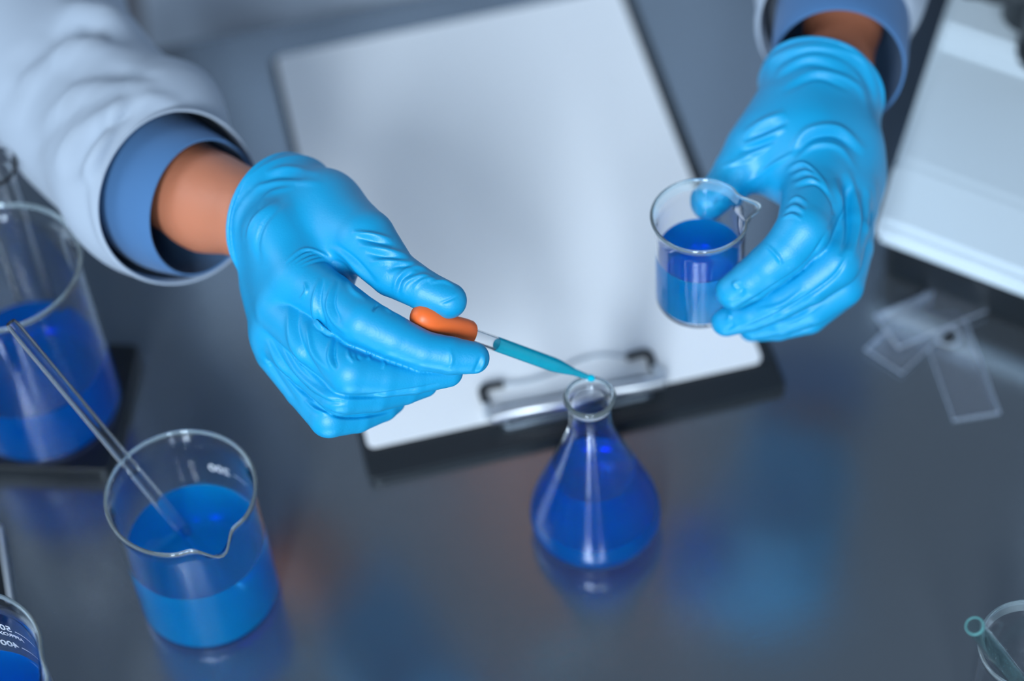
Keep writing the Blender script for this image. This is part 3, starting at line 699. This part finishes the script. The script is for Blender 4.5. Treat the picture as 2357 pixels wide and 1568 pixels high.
# --- cloth tubes through rings (px, py, depth px, semi-axis a, semi-axis b, direction of a in degrees, tilt sign)
def ring_pts(x, y, dz, a, b, rot, sg, D0, n=96, lobes=()):
    c, s_ = p3(x, y, dz, D0); th = math.radians(rot)
    u = np.array([math.cos(th), -math.sin(th), 0]); vs = np.array([math.sin(th), math.cos(th), 0])  # vs: minor axis on the picture
    k = min(b/a, 1); v = vs*k+np.array([0, 0, sg*math.sqrt(1-k*k)])
    t = np.linspace(0, 2*math.pi, n, endpoint=False); rr = np.ones(n)
    for (m_, am, ph) in lobes: rr = rr+am*np.cos(m_*t+ph)
    return c+s_*a*(np.cos(t)*rr)[:, None]*u+s_*a*(np.sin(t)*rr)[:, None]*v
def interp_rings(rings, sub):
    Rg = np.array(rings, float); return np.array(catmull(Rg, sub))
def cloth(name, rings, D0, m, parent, sub=8, n=112, lobes=(), strokes=None, thick=.0011, wr=0, seed=1, extra=None, inner=0):
    Rg = interp_rings(rings, sub); rnd = np.random.RandomState(seed)
    V = []
    for i, r in enumerate(Rg): V.append(ring_pts(*r, D0, n, lobes))
    V = np.array(V); L = len(Rg)
    if wr:
        t = np.linspace(0, 2*math.pi, n, endpoint=False)[None, :]; q = np.linspace(0, 1, L)[:, None]
        off = np.zeros((L, n))
        for _ in range(16):
            a_, b_, ph = rnd.randint(0, 5), rnd.uniform(2, 11), rnd.uniform(0, 6.28); off += rnd.uniform(.3, 1)/(1+.12*b_)*np.sin(a_*t+b_*2*math.pi*q*.5+ph)
        off = np.sign(off)*np.abs(off)**.85*wr*np.clip(q*4, 0.05, 1)
        cen = V.mean(1, keepdims=True); dirs = V-cen; dirs /= np.linalg.norm(dirs, axis=2, keepdims=True); V = V+dirs*off[..., None]
    Q = [[i*n+j, i*n+(j+1) % n, (i+1)*n+(j+1) % n, (i+1)*n+j] for i in range(L-1) for j in range(n)]
    Vf = V.reshape(-1, 3); Q = np.array(Q)
    if strokes:
        N = vnormals(Vf, Q); cc = Vf.mean(0)
        cen = np.repeat(V.mean(1), n, 0); flip = ((Vf-cen)*N).sum(1) < 0; N[flip] *= -1
        Vf = folds(Vf, N, strokes, D0, 1.9)
    if extra: Vf, Q = extra(Vf, Q)
    o = mesh_np(name, cam2world(Vf), Q, m, None); sd = o.modifiers.new('t', 'SOLIDIFY'); sd.thickness = thick; sd.offset = 0
    return attach(o)
# right arm
cloth('shirt_cuff', [(468, 478, 430, 158, 100, 108, 1), (440, 468, 455, 165, 108, 109, 1), (395, 448, 510, 172, 118, 112, 1), (330, 400, 600, 172, 120, 118, 1), (230, 310, 740, 165, 120, 125, 1)], D1, m_shirt, None, lobes=((2, .012, .5), (3, .008, 1)))
S = []
s(14, 12, (60, 210), (150, 130), (300, 90)); s(12, -12, (70, 170), (140, 90), (240, 50)); s(13, 12, (80, 330), (180, 220), (320, 190)); s(12, -10, (60, 380), (150, 260), (330, 150))
s(12, 12, (130, 400), (170, 320), (290, 230)); s(11, -9, (160, 420), (210, 330), (310, 260)); s(12, 14, (190, 430), (230, 350), (285, 225)); s(10, -10, (240, 300), (290, 260), (330, 210)); s(14, 10, (250, 280), (330, 230), (420, 240)); s(12, -10, (140, 190), (250, 165), (380, 180)); s(12, 10, (120, 150), (200, 110), (340, 120)); s(10, 10, (20, 300), (60, 200), (130, 90)); s(10, -10, (10, 260), (50, 150), (120, 60))
s(34, 30, (120, 30), (230, 55), (325, 50)); s(20, -16, (150, 75), (240, 90), (330, 95))
cloth('coat_sleeve', [(414, 458, 455, 199, 165, 112, 1), (405, 452, 470, 203, 165, 112, 1), (370, 420, 520, 210, 160, 116, 1), (300, 340, 640, 214, 150, 122, 1), (200, 245, 780, 214, 150, 126, 1), (110, 145, 930, 228, 170, 122, 1), (68, 45, 1060, 250, 190, 116, 1), (-40, -130, 1210, 252, 200, 113, 1), (-150, -340, 1370, 248, 205, 110, 1), (-200, -440, 1450, 240, 200, 108, 1)], D1, m_coat, None, lobes=((2, .01, 0), (3, .012, 2)), strokes=S, wr=.0022, seed=4)
# left arm
cloth('shirt_cuff', [(1930, 158, 390, 148, 126, 194, 1), (1932, 130, 425, 152, 124, 194, 1), (1938, 60, 510, 150, 116, 192, 1), (1945, -40, 650, 146, 112, 192, 1), (1965, -120, 760, 138, 106, 194, 1)], D2, m_shirt, None, lobes=((2, .012, .5), (3, .010, 1)), thick=.0014)
cloth('coat_sleeve', [(1918, 66, 520, 174, 140, 194, 1), (1922, 40, 550, 178, 140, 193, 1), (1945, -60, 690, 190, 150, 193, 1), (2005, -200, 870, 208, 165, 202, 1), (2140, -400, 1130, 225, 185, 208, 1), (2320, -650, 1430, 238, 200, 208, 1)], D2, m_coat, None, lobes=((3, .012, 2),), wr=.0015, seed=7)
# coat body: elliptical loft around the torso with buttoned front folds, and upper sleeves
def coat_body():
    n = 160; L = 60; V = []; rnd = random.Random(5)
    for i in range(L):
        q = i/(L-1); z = -.55+q*1.06
        ta_ = min(1, max(0, (z-.33)/.18))
        hw = .315-.11*q-.085*ta_**2; hd_ = .172-.02*q-.06*ta_**2
        for j in range(n):
            t = 2*math.pi*j/n; f_ = 1+.018*(1-q*.6)*math.sin(9*t+1.5*math.sin(4*q))+.012*math.sin(17*t+3*q)+.008*math.sin(5*t+7*q)
            sn = math.sin(t); uu = hw*math.cos(t)*f_; vv_ = hd_*math.copysign(abs(sn)**.62, sn)*f_+.008*math.sin(6*q+2*t)
            V.append((Xc+uu*math.cos(TA)-vv_*math.sin(TA), 1.213+uu*math.sin(TA)+vv_*math.cos(TA), z))
    Fq = [(i*n+j, i*n+(j+1) % n, (i+1)*n+(j+1) % n, (i+1)*n+j) for i in range(L-1) for j in range(n)]
    o = mesh('coat_body', V, Fq, m_coat, None); sd = o.modifiers.new('t', 'SOLIDIFY'); sd.thickness = .0015; attach(o)
    for sh, chn in ((0, armR), (1, armL)):
        pts = [np.array([_C+c[0]*_R+c[1]*_U+c[2]*_F for c, r in chn[:3]])][0]
        pp = catmull(pts, 10)[:12]; rr = list(np.interp(np.linspace(0, 1, len(pp)), [0, .5, 1], [.082, .070, .061]))
        rr = [r*(1+.04*math.sin(i*1.7)) for i, r in enumerate(rr)]
        attach(tube('upper_sleeve', pp, rr, m_coat, None, 32))
coat_body()
